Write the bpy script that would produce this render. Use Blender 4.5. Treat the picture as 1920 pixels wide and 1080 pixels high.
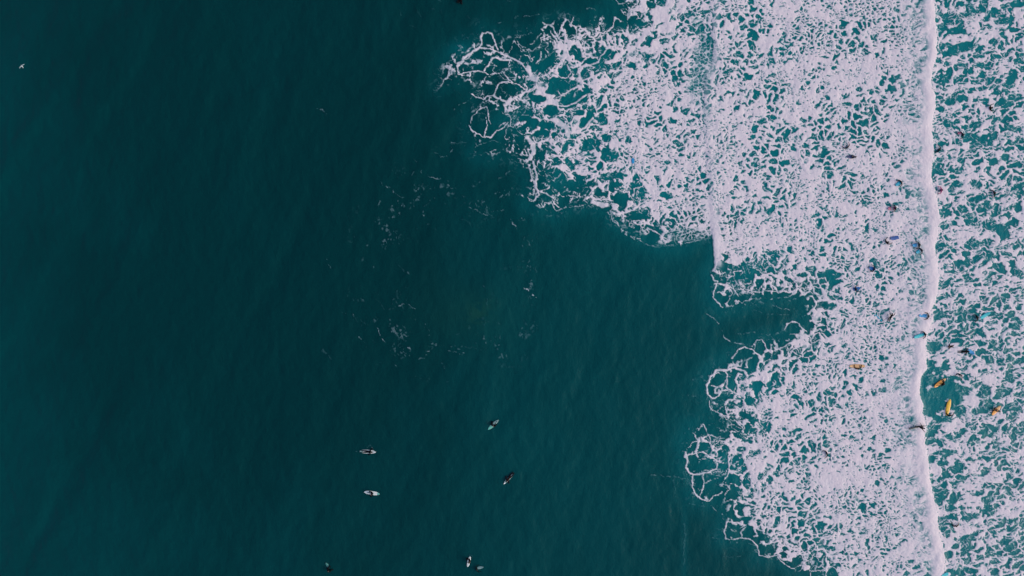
import bpy, bmesh, math, random
import numpy as np
from mathutils import Vector, Matrix
R = math.radians
random.seed(7)
for o in list(bpy.data.objects): bpy.data.objects.remove(o, do_unlink=True)
S = .085                      # metres per step of the surf map
def W(px, py): return (px-960)*S, (540-py)*S

# ---------------------------------------------------------------- camera, sky, sun, exposure
scn = bpy.context.scene
cam = bpy.data.cameras.new("camera"); co = bpy.data.objects.new("camera", cam)
scn.collection.objects.link(co); scn.camera = co
cam.sensor_width = 36; cam.lens = 24.3; cam.clip_end = 60000; cam.clip_start = .5
co.location = (0, 0, 1920*S/2/(18/24.3)); co.rotation_euler = (0, 0, 0)
world = bpy.data.worlds.new("World"); scn.world = world; world.use_nodes = True
nt = world.node_tree; bg = nt.nodes["Background"]
sky = nt.nodes.new("ShaderNodeTexSky"); sky.sky_type = 'NISHITA'; sky.sun_disc = False
sky.sun_elevation = R(28); sky.sun_rotation = R(105); sky.air_density = 1.; sky.dust_density = 4.; sky.ozone_density = 1.
nt.links.new(sky.outputs[0], bg.inputs[0]); bg.inputs[1].default_value = .15
sun = bpy.data.lights.new("sun", 'SUN'); sun.energy = .5; sun.angle = R(30); sun.color = (1, .93, .90)
so = bpy.data.objects.new("sun", sun); scn.collection.objects.link(so)
so.rotation_euler = (0, R(57), R(-15))
scn.view_settings.view_transform = 'Standard'; scn.view_settings.look = 'None'
scn.view_settings.gamma = 1; scn.view_settings.exposure = .32
# ---------------------------------------------------------------- sea surface fields (numpy)
def _tab(seed, n=256, k=None):
    r = np.random.RandomState(seed)
    return r.rand(n, n) if k is None else r.rand(n, n, k)

def vnoise(x, y, seed):
    t = _tab(seed)
    xi = np.floor(x).astype(int); yi = np.floor(y).astype(int)
    fx = x - xi; fy = y - yi
    fx = fx*fx*fx*(fx*(fx*6-15)+10); fy = fy*fy*fy*(fy*(fy*6-15)+10)
    a = t[xi & 255, yi & 255]; b = t[(xi+1) & 255, yi & 255]
    c = t[xi & 255, (yi+1) & 255]; d = t[(xi+1) & 255, (yi+1) & 255]
    return (a*(1-fx)+b*fx)*(1-fy) + (c*(1-fx)+d*fx)*fy

def fbm(x, y, seed, octv=3, gain=.5):
    s = 0; a = 1; n = 0
    for i in range(octv):
        g = .6+1.1*i; cg, sg = math.cos(g)*2**i, math.sin(g)*2**i
        s = s + a*vnoise(x*cg-y*sg+17.3*i, x*sg+y*cg+9.1*i, seed+i); n += a; a *= gain
    return s/n

def worley(u, v, seed, jit=.92):
    t = _tab(seed, k=3)
    ui = np.floor(u).astype(int); vi = np.floor(v).astype(int)
    f1 = np.full(u.shape, 9.); f2 = np.full(u.shape, 9.); rid = np.zeros(u.shape); su = np.zeros(u.shape); sv = np.zeros(u.shape)
    for i in (-1, 0, 1):
        for j in (-1, 0, 1):
            p = t[(ui+i) & 255, (vi+j) & 255]
            dx = ui+i+.5+(p[..., 0]-.5)*jit-u; dy = vi+j+.5+(p[..., 1]-.5)*jit-v
            d = np.sqrt(dx*dx+dy*dy)
            near = d < f1
            f2 = np.where(near, f1, np.minimum(f2, d))
            rid = np.where(near, p[..., 2], rid); su = np.where(near, u+dx, su); sv = np.where(near, v+dy, sv)
            f1 = np.where(near, d, f1)
    return f1, f2, rid, su, sv

def sst(a, b, x):
    t = np.clip((x-a)/(b-a), 0, 1)
    return t*t*(3-2*t)

def poly_sd(X, Y, P):
    """signed distance to a closed outline, positive inside"""
    P = np.array(P, float); n = len(P)
    d2 = np.full(X.shape, 1e12); ins = np.zeros(X.shape, bool)
    for i in range(n):
        ax, ay = P[i]; bx, by = P[(i+1) % n]
        ex, ey = bx-ax, by-ay; wx, wy = X-ax, Y-ay
        t = np.clip((wx*ex+wy*ey)/(ex*ex+ey*ey), 0, 1)
        d2 = np.minimum(d2, (wx-ex*t)**2+(wy-ey*t)**2)
        if ay != by:
            c = ((ay > Y) != (by > Y)) & (X < ex*(Y-ay)/ey+ax)
            ins ^= c
    d = np.sqrt(d2)
    return np.where(ins, d, -d)

def line_d(X, Y, P, w0=1., w1=None):
    """distance to an open line divided by its width, which runs from w0 to w1"""
    P = np.array(P, float); w1 = w0 if w1 is None else w1
    seg = np.hypot(*(P[1:]-P[:-1]).T); cum = np.concatenate([[0], np.cumsum(seg)]); L = cum[-1]
    best = np.full(X.shape, 99.)
    for i in range(len(P)-1):
        ax, ay = P[i]; ex, ey = P[i+1]-P[i]
        t = np.clip(((X-ax)*ex+(Y-ay)*ey)/(ex*ex+ey*ey), 0, 1)
        w = w0+(w1-w0)*(cum[i]+t*seg[i])/L
        best = np.minimum(best, np.hypot(X-ax-ex*t, Y-ay-ey*t)/w)
    return best

OUTER = [(1150,-300),(1170,-80),(1150,-20),(1148,4),(1172,14),(1140,27),(1118,30),(1108,46),(1075,46),(1062,34),(1022,44),(1008,60),
 (960,70),(936,78),(926,62),(905,58),(899,76),(872,83),(848,100),(828,126),(824,166),(842,150),(862,152),(902,163),(924,158),
 (930,168),(892,168),(886,180),(908,188),(896,200),(880,218),(880,240),(886,256),(898,262),(888,282),(900,293),(925,293),
 (948,285),(975,304),(985,322),(994,350),(985,380),(1012,392),(1040,400),(1066,388),(1104,384),(1138,394),(1152,414),
 (1196,436),(1236,458),(1284,462),(1318,440),(1338,446),(1340,470),(1338,492),(1330,510),(1337,535),(1340,556),(1356,578),(1392,572),
 (1416,562),(1498,556),(1512,578),(1502,600),(1506,612),(1472,622),(1462,642),(1448,636),(1414,640),(1390,658),(1370,668),
 (1346,686),(1324,712),(1325,738),(1334,752),(1330,768),(1346,776),(1360,790),(1350,800),(1318,792),(1298,800),(1284,828),(1286,852),
 (1290,882),(1300,900),(1298,922),(1312,936),(1332,941),(1346,930),(1362,948),(1360,980),(1357,1008),(1382,1011),(1412,1012),
 (1422,1042),(1458,1046),(1482,1062),(1504,1080),(1540,1120),(1560,1200),(1600,1400),(3000,1400),(3000,-300)]
DENSE = [(1210,-300),(1200,-40),(1190,10),(1196,60),(1170,72),(1120,66),(1100,90),(1090,110),(1060,90),(1046,98),(1052,120),(1030,150),
 (1000,166),(1040,186),(1062,200),(1030,222),(1052,250),(1030,276),(1030,300),(1052,320),(1070,350),(1096,368),(1140,378),(1152,396),(1190,406),
 (1232,430),(1272,446),(1326,436),(1342,450),(1344,500),(1352,520),(1400,532),(1420,536),(1480,530),(1524,536),(1560,560),
 (1574,590),(1550,612),(1520,640),(1470,664),(1430,690),(1400,700),(1380,730),(1386,762),(1396,800),(1366,824),(1350,850),
 (1366,880),(1392,905),(1402,930),(1430,960),(1430,990),(1456,1010),(1480,1040),(1520,1060),(1560,1120),(1590,1220),(1630,1400),(3000,1400),(3000,-300)]
BORE = [(-300,1760),(0,1750),(60,1755),(100,1756),(130,1749),(150,1746),(165,1746),(180,1753),(210,1752),(240,1745),(262,1748),(290,1750),(320,1746),
 (345,1746),(356,1752),(380,1756),(405,1760),(440,1758),(462,1750),(490,1757),(520,1760),(550,1757),(572,1750),(580,1746),(592,1736),(600,1748),
 (612,1744),(630,1738),(650,1734),(668,1736),(690,1738),(700,1730),(716,1725),(740,1724),(760,1730),(772,1728),(790,1734),(805,1736),(815,1732),
 (850,1737),(880,1741),(900,1743),(930,1750),(960,1756),(990,1757),(1010,1764),(1040,1770),(1060,1770),(1080,1767),(1200,1782),(1400,1800)]
OLD = [(-300,1345),(0,1336),(60,1334),(95,1340),(110,1337),(130,1328),(150,1321),(190,1319),(250,1322),(330,1328),(400,1333),(440,1335),(500,1340),(520,1330),(560,1330)]
# patches where the foam lies thicker (+) or thinner (-): cx, cy, rx, ry, amount
PATCH = [(1378,440,45,45,.3),(1400,330,60,20,.1),(1765,730,34,60,-.35),(1700,590,26,30,.2),(1398,672,24,16,-.4),(1290,140,18,40,-.12),(1500,190,40,20,.1),(1310,105,26,46,-.30),(1238,24,26,26,-.35),(1300,170,22,30,-.22),(1300,40,36,24,-.12),(1070,130,26,18,-.3),(1140,110,20,16,-.3),(1182,38,22,14,-.4),
 (1450,120,40,22,-.14),(1470,60,26,20,-.08),(1390,60,30,30,.10),(1350,190,30,14,.1),(1480,168,60,12,.14),(1580,170,30,40,.12),(1120,152,34,16,.3),(1110,180,40,12,.3),
 (1240,185,30,30,.15),(1250,250,30,20,.12),(1370,290,40,20,.12),(1360,330,40,30,.14),(1400,370,50,30,.16),(1340,400,20,30,.14),(1420,440,40,20,.1),(1520,330,60,16,.12),
 (1430,400,60,40,.08),(1345,470,10,40,.4),(1360,500,30,30,-.16),(1400,500,60,24,-.12),(1350,490,14,16,-.16),(1480,470,40,22,-.06),
 (1500,500,30,20,-.12),(1560,515,26,16,-.26),(1290,440,34,14,-.34),(1230,430,36,16,-.2),(1200,400,18,14,-.18),(1170,380,22,16,-.16),
 (1670,508,34,24,-.16),(1655,545,24,18,-.16),(1600,560,40,40,-.12),(1560,580,30,30,-.14),(1600,475,34,20,-.1),(1710,450,20,20,-.1),(1690,560,30,18,.2),(1650,570,24,10,.2),(1700,590,30,16,.18),
 (1560,628,40,16,.22),(1500,660,34,12,.16),(1440,760,36,20,.26),(1470,780,40,14,.22),(1480,730,30,14,.1),(1450,710,16,30,-.06),(1395,700,26,22,-.2),(1420,690,16,14,-.24),(1365,720,26,20,-.1),(1375,900,22,14,.1),
 (1400,820,30,14,.16),(1450,840,40,16,.12),(1560,700,30,30,-.1),(1500,780,20,30,-.06),(1570,890,40,24,.14),(1560,920,30,18,.18),(1530,960,30,20,.1),(1440,920,26,16,.1),(1420,880,24,30,-.08),(1630,780,30,24,.12),
 (1500,1040,30,20,.12),(1570,1000,20,20,.08),(1640,1050,30,30,.12),(1650,950,26,24,-.16),(1610,850,26,18,-.1),(1400,870,16,12,.3),(1560,1040,30,14,-.1),(1420,1030,30,20,-.2),
 (1770,725,46,36,-.42),(1752,740,30,44,-.35),(1860,745,30,22,-.26),(1762,645,24,14,-.36),(1800,655,24,12,-.28),(1760,592,26,14,-.2),(1845,592,22,16,-.24),
 (1880,30,40,24,-.16),(1800,40,40,16,-.14),(1790,80,40,20,-.14),(1830,160,36,12,.24),(1790,190,26,10,.2),(1860,130,22,16,.22),(1900,80,24,16,.18),(1800,345,30,20,.16),(1800,380,26,20,.16),(1830,410,40,18,.2),
 (1800,430,40,16,.2),(1850,460,34,12,.2),(1900,300,24,16,.2),(1840,330,30,20,-.08),(1820,235,40,12,-.1),(1860,250,40,16,-.12),(1800,265,40,16,-.12),(1800,490,40,16,-.1),(1780,505,20,14,.1),
 (1900,480,30,20,-.08),(1850,700,40,12,.2),(1815,765,30,14,-.14),(1900,760,20,20,.2),(1850,790,60,12,.16),(1790,800,30,10,.12),(1810,860,50,14,.12),(1870,880,40,14,.14),(1780,970,26,12,.2),(1840,990,40,16,.16),(1790,1030,24,20,.18),(1900,1000,24,20,.1)]
# open voids one can tell apart in the lacework: cx, cy, rx, ry, turn
VOID = [(1742,688,12,12,-30),(1750,758,22,13,0),(1768,735,22,9,-5),(1803,733,16,10,0),(1765,785,18,7,5),(1786,758,8,14,0),(1330,90,7,26,0),(882,128,24,9,-8),(903,107,12,5,-5),(937,118,20,6,20),(1022,122,22,9,-38),(1000,130,10,6,-30),(1060,138,15,10,5),(1054,158,32,12,3),(1075,183,24,12,-18),(1008,185,16,8,6),
 (974,130,14,9,10),(952,170,20,12,5),(930,172,16,9,-20),(968,160,16,6,25),(1139,104,17,11,-30),(1192,44,17,6,8),(1095,140,9,10,20),(1100,170,9,5,15),(1096,186,7,8,0),(1128,126,17,8,15),
 (1033,207,14,10,-10),(993,212,8,4,10),(983,222,13,6,10),(1098,230,11,14,40),(1130,227,11,9,10),(1020,235,13,6,10),(903,228,22,16,10),(925,212,12,9,60),(918,245,16,10,-30),(970,248,18,12,-20),
 (1088,212,8,6,0),(925,268,30,12,0),(905,284,14,6,0),(1012,250,16,6,-10),(1107,270,20,14,-25),(1142,290,17,14,15),(1137,260,8,7,0),(1105,220,9,12,30),(1064,245,10,6,0),(1070,268,7,7,0),(1010,290,10,14,-20),
 (1024,282,12,6,20),(1045,303,10,6,15),(1067,306,6,14,-40),(1025,330,24,18,20),(1045,350,18,8,30),(1150,330,24,7,-10),(1147,348,6,14,0),(1085,335,10,8,30),(1120,360,9,7,30),(1165,375,15,13,20),(1110,345,10,6,10),
 (1045,330,12,14,30),(1190,406,18,8,10),(1150,412,16,5,30),(1228,432,18,7,20),(1080,350,30,12,20),(1205,405,9,5,-30),
 (1345,716,13,8,-10),(1368,716,12,9,5),(1352,704,8,4,0),(1333,728,8,6,10),(1400,695,18,6,-5),(1365,745,12,7,-10),(1345,748,14,8,20),(1350,765,14,7,10),(1372,760,8,7,0),(1420,724,10,10,20),
 (1400,780,14,5,25),(1385,815,9,6,0),(1322,842,11,12,-10),(1296,838,9,7,-40),(1300,862,9,7,0),(1326,872,15,12,-5),(1300,870,6,12,25),(1302,905,12,14,20),(1338,896,10,6,10),(1330,918,16,10,-20),(1390,842,9,5,0),(1360,842,9,6,0),
 (1378,995,18,12,5),(1396,1002,10,7,-30),(1440,1030,17,8,0),(1432,1008,14,6,0),(1398,972,14,5,0),(1480,1060,16,8,10),(1400,905,9,10,0),(1404,752,9,9,0),(1488,612,14,9,-10),(1425,648,11,9,0),(1400,660,16,6,-10),
 (1240,5,10,8,20),(1220,10,8,9,0),(1400,505,16,8,30),(1355,500,8,14,-20),(1388,522,14,6,10),(1350,525,14,6,10),(1520,505,10,6,-20),(1560,515,18,10,10),
 (1760,52,20,6,0),(1818,14,10,12,-10),(1843,10,9,10,30),(1858,26,14,8,-30),(1795,58,20,7,8),(1775,38,10,5,10),(1808,88,24,9,-5),(1880,40,20,7,-8),(1905,8,14,7,0),(1860,78,10,6,-10),
 (1758,148,9,7,0),(1792,127,5,7,-20),(1838,122,10,6,20),(1812,135,8,7,10),(1900,138,9,7,0),(1895,152,7,11,30),(1868,173,8,6,-10),(1905,182,12,8,-15),(1882,194,14,6,0),(1848,190,6,5,0),(1780,190,10,8,0),(1765,205,6,6,20),
 (1832,233,10,6,-30),(1886,224,12,6,5),(1864,226,10,3,-50),(1820,258,14,8,-10),(1845,262,8,10,30),(1862,258,10,7,-25),(1895,240,12,6,20),(1752,255,9,6,20),(1776,232,9,7,30),(1802,302,7,6,20),(1796,322,7,5,0),
 (1862,303,10,7,-20),(1885,295,9,8,0),(1755,312,8,10,30),(1787,350,6,12,35),(1830,346,11,7,25),(1846,388,12,10,-30),(1870,392,8,12,0),(1908,392,8,8,0),(1904,352,12,7,-30),(1912,362,8,10,0),(1763,399,5,9,-15),
 (1822,413,6,6,30),(1850,422,7,11,-28),(1880,435,16,12,40),(1895,418,16,5,-25),(1800,497,8,11,-10),(1813,492,7,10,30),(1855,480,7,13,15),(1762,462,8,7,0),(1832,456,4,6,0),(1905,510,14,8,30),(1870,500,10,6,0),
 (1735,705,14,22,0),(1745,740,26,11,-3),(1740,768,14,12,20),(1790,745,14,14,0),(1800,770,12,10,0),(1845,735,12,14,0),(1893,707,10,10,40),(1885,730,11,5,10),(1838,770,18,6,-5),(1760,715,14,8,-30),(1830,722,12,5,-20),
 (1752,650,16,10,10),(1805,596,9,9,0),(1829,596,9,8,0),(1760,590,12,9,0),(1895,590,8,8,0),(1835,620,9,6,10),(1860,650,8,4,20),(1745,812,12,6,-10),(1782,820,12,6,20),(1774,848,20,5,-5),(1745,860,8,6,0),(1762,868,9,6,0),
 (1760,925,8,14,-30),(1784,938,6,10,20),(1848,935,12,7,0),(1850,960,12,5,25),(1780,970,8,5,-20),(1852,950,8,4,10),(1765,990,7,5,0),(1812,1010,18,7,-25),(1812,1030,16,8,-40),(1778,1040,8,7,-30),(1820,1070,14,7,10),(1880,980,6,10,40),(1882,1016,11,7,-10)]
# strands drawn in the lacework and streaks on the open water: strength, width, points
STR = [(1.,3.2,[(872,110),(884,98),(898,90),(918,92),(930,96),(948,104),(966,112),(980,122),(990,135),(1002,148),(1006,160),(990,172),(975,178),(965,185),(950,190),(935,185),(925,180)]),
 (.8,4.,[(850,112),(862,104),(874,96),(886,88),(898,84)]),(.6,3,[(842,116),(856,108),(866,100),(880,92)]),
 (1.,2.6,[(900,90),(903,80),(900,70),(904,63),(914,61),(922,64),(926,74),(930,84),(934,94)]),(.9,3,[(870,108),(882,100),(898,92)]),
 (.9,2.2,[(828,160),(832,150),(840,146),(842,132),(846,122)]),(.8,1.6,[(840,148),(862,150)]),(.9,2.,[(858,118),(858,130),(860,140),(874,136),(890,134),(905,134),(918,140),(930,138),(946,137)]),
 (1.,3.2,[(908,132),(916,122),(924,110),(930,108),(940,112),(960,114)]),(1.,2.,[(946,137),(952,148),(962,156),(975,160),(985,168)]),
 (1.,2.,[(925,180),(930,166),(936,156),(952,152),(965,160)]),(1.,2.2,[(884,176),(892,182),(906,186),(918,180),(925,180),(940,188),(955,195),(965,205),(975,200)]),(.7,1.6,[(852,205),(862,196),(878,190),(886,178)]),
 (1.,2.4,[(1060,98),(1054,112),(1052,126),(1058,104)]),(1.,1.8,[(1075,34),(1070,44),(1080,56),(1082,74),(1096,78),(1104,90)]),(.9,2.2,[(1018,44),(1036,50),(1044,66),(1054,82),(1060,100)]),
 (1.,6,[(1050,106),(1062,108),(1058,95)]),(1.,3,[(1062,112),(1072,122),(1090,126),(1104,122),(1122,118)]),(1.,2.2,[(1122,116),(1128,104),(1138,92),(1152,88),(1158,100),(1156,112)]),
 (1.,3,[(990,150),(1008,146),(1030,138),(1042,124),(1056,116)]),(1.,1.8,[(1042,136),(1052,146),(1066,146),(1070,136),(1064,122)]),(.9,1.8,[(1005,120),(1015,108),(1014,98)]),(.8,1.5,[(965,70),(972,82),(985,90),(1004,78),(1016,64),(1030,68)]),
 (1.,2.6,[(1010,198),(1025,192),(1048,182),(1070,170),(1086,162),(1090,150),(1086,140)]),(1.,8,[(1010,170),(1020,178),(1036,182),(1032,192)]),(1.,3,[(1040,196),(1058,200),(1080,192),(1098,180)]),
 (1.,10,[(990,128),(996,142),(1004,150)]),(1.,9,[(1040,225),(1060,240),(1066,256)]),(1.,4,[(1060,250),(1082,248),(1096,240),(1112,222)]),
 (.9,2.,[(882,232),(886,218),(898,206),(912,200)]),(.9,2.2,[(880,236),(888,248),(900,252),(908,258),(920,258),(932,246),(946,238),(952,230)]),(.9,1.6,[(912,200),(916,215),(920,232)]),(.9,1.8,[(908,256),(910,245),(914,236),(912,220)]),
 (.7,1.5,[(888,280),(898,272),(910,268),(924,264),(938,270),(942,280)]),(.8,1.8,[(908,278),(915,290),(928,292),(938,284),(948,275),(950,262),(958,254)]),
 (1.,7,[(988,258),(998,270),(1000,285),(994,300)]),(1.,3.5,[(1000,304),(1004,320),(1006,338),(1004,352),(1010,366),(1000,376)]),(.9,2.4,[(992,310),(996,330),(1002,344)]),(.8,2.,[(978,366),(990,370),(1000,378)]),
 (.9,2.4,[(1006,358),(1022,362),(1034,370),(1038,382),(1048,388)]),(.7,1.6,[(990,310),(982,300),(970,298)]),(.8,2,[(1040,398),(1060,388),(1078,388),(1100,384)]),
 (1.,9,[(1112,378),(1124,384),(1136,384)]),(1.,3.4,[(1148,382),(1152,392),(1162,400),(1176,398),(1192,390),(1200,380)]),
 (.8,1.5,[(1140,398),(1150,414),(1164,428),(1180,440),(1198,448)]),(.7,1.4,[(1146,400),(1156,418),(1172,438),(1190,448),(1220,462),(1250,468)]),(.8,1.6,[(1170,410),(1186,420),(1200,418),(1206,408)]),
 (1.,2.2,[(1200,418),(1206,434),(1214,428),(1230,436),(1242,444),(1256,452)]),
 (.8,1.4,[(1240,455),(1262,452),(1290,448),(1318,438),(1334,434)]),(.7,1.3,[(1230,462),(1260,460),(1290,456),(1320,444)]),(.8,1.3,[(1246,446),(1276,440),(1306,432),(1326,428)]),(.7,1.2,[(1240,436),(1270,430),(1300,424),(1320,424)]),
 (.6,1.1,[(1220,475),(1240,478),(1270,478)]),(.6,1.1,[(1310,470),(1325,474),(1334,474)]),(.5,1.1,[(1305,484),(1320,484),(1332,486)]),
 (1.,2.2,[(1333,515),(1338,525),(1346,528),(1342,538),(1338,548),(1336,556),(1344,566),(1354,576)]),(.9,1.4,[(1372,532),(1378,546),(1384,556)]),(.9,1.8,[(1390,536),(1400,544),(1416,548),(1440,546),(1462,548),(1470,540)]),
 (.7,1.3,[(1382,572),(1396,566),(1416,560),(1450,560),(1480,556)]),(.6,1.1,[(1440,570),(1470,580),(1500,578)]),(.35,1.,[(1410,580),(1440,590),(1480,590)]),(.35,1.,[(1380,628),(1410,622),(1440,628),(1470,620)]),
 (.8,1.6,[(1500,600),(1506,592),(1520,584),(1534,586),(1540,596)]),(.9,2.2,[(1470,618),(1474,608),(1484,603),(1496,606),(1504,616),(1512,622)]),(.8,1.6,[(1470,618),(1478,626),(1490,628),(1506,626)]),
 (.6,1.4,[(1325,590),(1338,598),(1346,606)]),(.6,1.4,[(1350,618),(1358,634),(1374,642),(1396,646)]),
 (1.,1.8,[(1412,646),(1418,638),(1428,637),(1434,644),(1436,654)]),(1.,2.4,[(1372,672),(1384,656),(1396,650),(1412,656),(1424,668),(1432,684)]),
 (1.,4,[(1326,738),(1325,722),(1332,706),(1344,694),(1360,694),(1376,690),(1394,694),(1400,704)]),(1.,2.6,[(1326,738),(1336,748),(1346,742),(1352,732),(1366,730),(1380,738),(1396,744)]),(.9,2.,[(1362,698),(1364,712),(1362,728)]),
 (.9,2.,[(1332,722),(1344,726),(1356,722),(1362,712)]),(.9,2.,[(1330,752),(1330,764),(1342,772),(1358,778),(1362,786)]),(.9,1.8,[(1342,772),(1356,762),(1364,750)]),(1.,2.4,[(1364,778),(1360,764),(1364,750),(1378,748)]),
 (.6,1.3,[(1284,812),(1292,804),(1302,802),(1316,814)]),(.9,2.,[(1318,820),(1330,814),(1342,820)]),(1.,2.6,[(1284,846),(1283,856),(1290,852),(1304,850),(1316,846),(1334,858),(1346,864),(1356,868)]),(.9,2.,[(1290,838),(1300,828),(1312,828)]),
 (1.,3,[(1284,846),(1288,862),(1286,876),(1292,886),(1300,890),(1316,888),(1330,884),(1342,878),(1344,868)]),(1.,2.6,[(1298,892),(1297,912),(1304,926),(1316,936),(1330,940),(1336,930),(1346,928),(1354,920)]),(.9,2.,[(1318,890),(1320,908),(1314,924),(1308,932)]),(.8,1.6,[(1320,908),(1334,898),(1346,896)]),
 (.35,1.,[(1210,888),(1240,892),(1266,894),(1284,898)]),(.5,1.1,[(1334,948),(1346,958),(1356,966)]),
 (1.,2.2,[(1362,980),(1358,996),(1360,1010),(1378,1010),(1392,1008),(1410,1012),(1420,1024)]),(.9,1.8,[(1362,978),(1380,980),(1398,984)]),(.9,2.,[(1392,1008),(1388,998),(1398,988)]),(.6,1.2,[(1366,988),(1376,998),(1380,994)]),
 (1.,2.,[(1420,1024),(1424,1042),(1440,1044),(1456,1042),(1462,1034)]),(1.,2.,[(1458,1044),(1470,1058),(1486,1066)]),(.9,1.8,[(1486,1066),(1500,1060),(1510,1058)]),
 (.3,1.,[(1334,1006),(1352,1010)]),(.3,1.,[(1354,1042),(1370,1044),(1388,1044)]),(.3,1.,[(1290,944),(1310,948)]),(.25,1.,[(1280,905),(1290,915)]),
 (.5,1.1,[(688,840),(690,836),(693,834),(696,836)]),(.6,1.6,[(698,838),(699,840)]),(.4,1.3,[(668,846),(671,846)]),(.3,1.,[(881,1040),(885,1040)]),
 # loose streaks
 (.5,1.2,[(595,204),(606,208),(612,216)]),(.4,1.,[(612,208),(620,214)]),(.4,1.,[(714,342),(722,350),(730,354)]),(.6,1.2,[(722,350),(736,354),(740,362)]),(.4,1.,[(740,360),(750,368),(758,370)]),(.5,1.2,[(712,372),(711,386)]),(.6,1.3,[(748,376),(746,392)]),
 (.6,1.2,[(790,318),(788,330)]),(.6,1.2,[(803,329),(812,333),(826,335)]),(.4,1.,[(776,318),(774,328)]),(.6,1.3,[(794,390),(796,406)]),(.5,1.2,[(796,388),(804,380),(808,376)]),(.5,1.6,[(812,374),(822,370)]),
 (.35,1.,[(774,370),(775,390)]),(.7,1.4,[(817,286),(824,291)]),(.6,1.3,[(826,294),(838,294),(846,286),(850,278)]),(.6,1.4,[(840,266),(852,268),(846,276)]),(.35,1.,[(848,268),(876,266)]),(.4,1.,[(776,301),(782,304)]),
 (.6,1.5,[(876,388),(890,392),(902,400),(914,404)]),(.5,1.,[(914,400),(930,396),(944,394)]),(.8,2.4,[(950,406),(960,416),(970,430)]),(.6,1.3,[(934,336),(944,332),(950,326),(962,320)]),(.4,1.,[(846,352),(854,354)]),
 (.5,1.,[(704,406),(706,412)]),(.3,1.,[(800,420),(808,420),(816,430)]),(.18,2,[(852,396),(866,410),(886,422)]),
 (.45,1.,[(612,486),(620,502)]),(.55,1.1,[(638,586),(646,590)]),(.7,2.,[(984,540),(994,548),(1006,560)]),(.6,1.3,[(700,604),(708,616)]),(.8,1.7,[(708,616),(714,628),(722,642)]),(.5,1.1,[(672,632),(684,642)]),(.55,1.2,[(662,590),(666,598)]),(.5,1.2,[(704,546),(710,552)]),
 (.6,1.8,[(748,574),(762,570),(778,578)]),(.6,1.6,[(752,664),(758,660)]),(.7,1.3,[(764,650),(770,656),(768,668)]),(.5,1.2,[(784,672),(796,672),(800,664)]),(.6,1.2,[(796,658),(808,658),(810,652)]),(.6,1.3,[(842,658),(856,660),(868,664)]),
 (.7,1.8,[(797,608),(801,610)]),(.5,1.1,[(734,680),(746,688)]),(.3,1.5,[(605,654),(622,672)]),(.25,1.4,[(604,656),(612,664)]),(.25,1.5,[(745,498),(760,510)]),(.4,1.2,[(760,510),(766,514)]),(.4,1.1,[(906,534),(914,544)]),(.35,1.,[(912,560),(914,572)]),
 (.25,1.,[(870,650),(890,652),(902,656)]),(.15,2,[(705,560),(722,580)]),(.2,1.2,[(780,10),(784,24),(792,34)]),(.3,1.1,[(820,0),(824,4)]),(.3,1.,[(826,18),(829,28)]),(.3,1.,[(874,26),(882,36)]),(.25,1.,[(750,18),(752,30)]),(.25,1.,[(768,50),(790,54)]),(.3,1.,[(808,16),(816,20)]),
 (.5,1.1,[(965,32),(990,30),(1020,28)]),(.4,1.,[(1100,18),(1112,17),(1120,22)]),(.5,1.1,[(930,44),(942,40)]),(.5,1.2,[(980,54),(990,58),(988,52)]),(.7,1.5,[(1104,40),(1110,50),(1118,60)]),(.4,1.,[(950,2),(960,4)]),
 (.2,3,[(1280,960),(1284,1000),(1282,1060)]),(.2,2,[(1262,880),(1266,930)]),
 (.45,1.1,[(1290,740),(1306,742),(1312,745)]),(.35,1.,[(1298,712),(1306,710)])]

def bore_x(Y):
    return np.interp(Y, [p[0] for p in BORE], [p[1] for p in BORE])

def stamp(A, X, Y, cx0, cx1, cy0, cy1, fn):
    """apply fn(sub X, sub Y, sub A) inside a window only"""
    h = X[1, 0]-X[0, 0]
    i0 = max(int((cx0-X[0, 0])/h), 0); i1 = min(int((cx1-X[0, 0])/h)+2, X.shape[0])
    j0 = max(int((cy0-Y[0, 0])/h), 0); j1 = min(int((cy1-Y[0, 0])/h)+2, X.shape[1])
    if i1 > i0 and j1 > j0:
        A[i0:i1, j0:j1] = fn(X[i0:i1, j0:j1], Y[i0:i1, j0:j1], A[i0:i1, j0:j1])

def lead_zone(X, Y):
    return np.exp(-((X-1315)/40)**2-((Y-490)/30)**2)

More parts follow.
